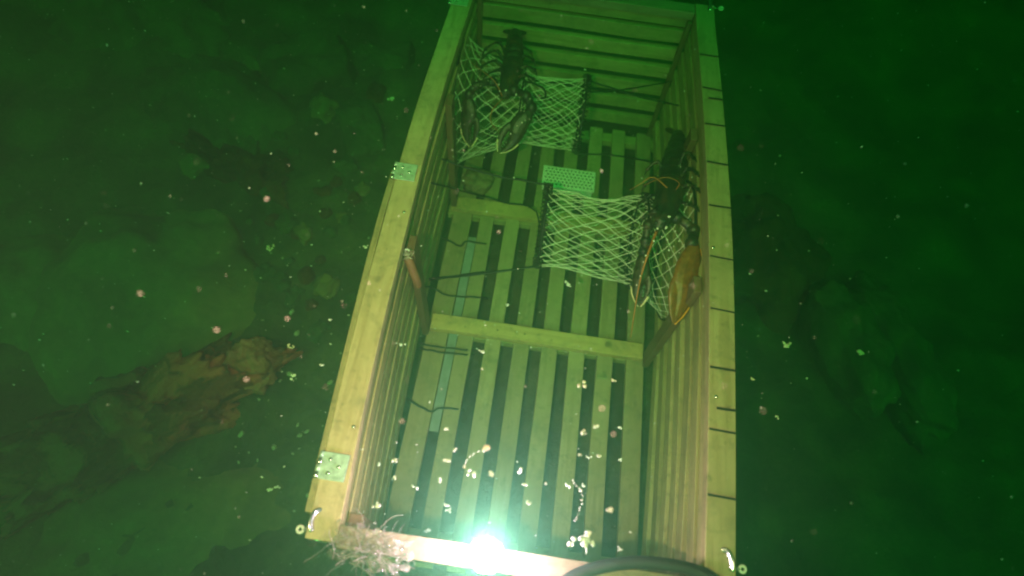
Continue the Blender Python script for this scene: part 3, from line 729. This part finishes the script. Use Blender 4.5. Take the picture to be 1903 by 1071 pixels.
# ------------------------------------------------------------------ drifting particles
def flake(px, py, z, size, mat, seed, el=1.4, label=None):
    p = at(px, py, 2, z); r = random.Random(seed); mb = MB()
    for i in range(6):
        o = Vector((r.gauss(0, .55) * size * el * .6, r.gauss(0, .55) * size * .6, r.gauss(0, .4) * size * .5))
        mb.ell(p + o, (size * r.uniform(.25, .6), size * r.uniform(.25, .5), size * r.uniform(.2, .4)), Euler((r.random(), r.random(), r.random() * 3)).to_matrix(), 8, 6, .7, seed + i)
    o = obj('marine_snow_flake', mb, mat, origin=p, smooth=True)
    if px < 838 - py * .25 or px > 1375:
        return tag(o, 'pale soft flake of marine snow drifting outside the trap', 'marine snow', 'flakes drifting outside the trap')
    return tag(o, label or 'white flake of marine snow drifting over the trap', 'marine snow', 'flakes drifting over the trap')
FL = [(878,882,.5,.006,0,'big white oval flake drifting just above the glaring lamp'),(905,835,.6,.0065,1,'largest pinkish flake drifting above the oval white one'),(862,868,.55,.002,1,None),
 (1082,718,.4,.007,1,'pinkish flake drifting right of centre below the crossbar'),(1140,707,.4,.0035,1,None),(897,654,.4,.0045,0,None),(845,836,.5,.003,0,None),
 (818,892,.5,.0035,0,None),(829,797,.5,.003,0,None),(733,856,.5,.0035,0,None),(702,940,.5,.0045,0,None),(829,938,.5,.003,0,None),(735,888,.5,.0028,0,None),
 (540,645,.3,.005,1,None),(543,699,.3,.006,0,None),(613,594,.4,.003,0,None),(680,458,.3,.005,0,None),(505,462,.1,.009,1,None),(1055,528,.3,.006,0,None),
 (943,567,.3,.004,0,None),(975,900,.5,.003,0,None),(1013,898,.5,.002,0,None),(1095,850,.4,.003,0,None),(1080,913,.45,.003,0,None),(1457,640,.2,.010,1,None),(1600,655,.1,.009,1,None),(757,463,.4,.004,0,None),(598,679,.4,.003,0,None),(500,910,.2,.005,0,None),(515,905,.2,.004,0,None),(728,183,.1,.009,0,None),(1398,705,.3,.004,1,None),(1444,775,.3,.004,1,None)]
for i, (px, py, z, s, m, lb) in enumerate(FL):
    flake(px, py, z, s, (M_fleck, M_pinkfleck)[m], 100 + i, 1.6, lb)
r9 = random.Random(77)
for i in range(34):
    px, py = r9.uniform(640, 1180), 560 + 460 * r9.random() ** .7
    flake(px, py, r9.uniform(.25, .62), r9.choice([.0015, .002, .0025, .0035, .0045]), M_fleck, 400 + i, r9.uniform(1, 2.4))
# tuft near the near board
mb = MB(); p = at(1088, 1003, 2, .46); r = random.Random(2)
for i in range(16):
    mb.ell(p + Vector((r.gauss(0, .004), r.gauss(0, .0045), r.gauss(0, .003))), (r.uniform(.002, .005), r.uniform(.002, .004), .002), Euler((r.random(), r.random(), r.random() * 3)).to_matrix(), 8, 6, .8, i)
mb.tube(smoothpath([p, p + Vector((.002, -.008, 0)), p + Vector((.003, -.017, -.004))], 3), [.002, .0016, .0013, .0012, .001, .0008, .0004], 6)
tag(obj('white_tuft', mb, M_fleck, origin=p, smooth=True), 'ragged bright white tuft floating above the near end board', 'tuft')
for path, r_, lb in [([(1063,895),(1081,912),(1082,930),(1075,955),(1070,968)], .0006, 'thin curved pale filament drifting above the right floor slats'),
                 ([(862,868),(872,850),(888,840),(905,833)], .0006, 'fine curved pale thread trailing from the largest pinkish flake')]:
    P = smoothpath([at(a, b, 2, .5) for a, b in path], 4)
    mb = MB(); r = random.Random(len(lb)); P = smoothpath(P, 2)
    for i, c in enumerate(P):
        k_ = r.uniform(.3, 1.9); mb.ell(c + Vector((r.gauss(0, .0008), r.gauss(0, .0008), r.gauss(0, .001))), (r_ * k_, r_ * k_ * 1.3, r_ * k_), None, 6, 4, .8, i)
    tag(obj('filament', mb, M_fleck, origin=P[0], smooth=True), lb, 'filament')
# fine specks, uncountable
mb = MB(); r = random.Random(5)
octv = [(1,0,0),(-1,0,0),(0,1,0),(0,-1,0),(0,0,1),(0,0,-1)]; octf = [(0,2,4),(2,1,4),(1,3,4),(3,0,4),(2,0,5),(1,2,5),(3,1,5),(0,3,5)]
cnt = 0
while cnt < 4000:
    p = Vector((r.uniform(-1.2, 1.5), r.uniform(-.3, 1.9), r.uniform(-.05, .95)))
    if p.x > .6 and r.random() < .4: continue
    s = r.choice([.0004, .0005, .0006, .0008, .0011, .0016]) * (1.25 if p.z < .35 else .8)
    cnt += 1; M = Euler((r.random() * 6, r.random() * 6, 0)).to_matrix(); k = (r.uniform(.6, 2.4), r.uniform(.5, 1.2), r.uniform(.5, 1.2))
    mb.add([p + M @ Vector((v[0]*s*k[0], v[1]*s*k[1], v[2]*s*k[2])) for v in octv], octf)
o = obj('marine_snow', mb, M_fleck, smooth=True); tag(o, 'fine pale specks of marine snow suspended throughout the water', 'marine snow', kind='stuff')

# ------------------------------------------------------------------ the water: one even body round everything
hz = MB().box((-14, -13, -3.2), (14.5, 14, 1.50))
hm = bpy.data.materials.new('green_water'); hm.use_nodes = True; nt = hm.node_tree; nt.nodes.clear()
out = nt.nodes.new('ShaderNodeOutputMaterial'); pv = nt.nodes.new('ShaderNodeVolumePrincipled')
pv.inputs['Density'].default_value = 1.3; pv.inputs['Color'].default_value = (.048, .185, .095, 1)
pv.inputs['Absorption Color'].default_value = (.17, .95, .24, 1); pv.inputs['Anisotropy'].default_value = .80
nt.links.new(pv.outputs[0], out.inputs['Volume'])
o = obj('haze', hz, hm); tag(o, kind='stuff', label='murky green water filling the whole scene', cat='water')
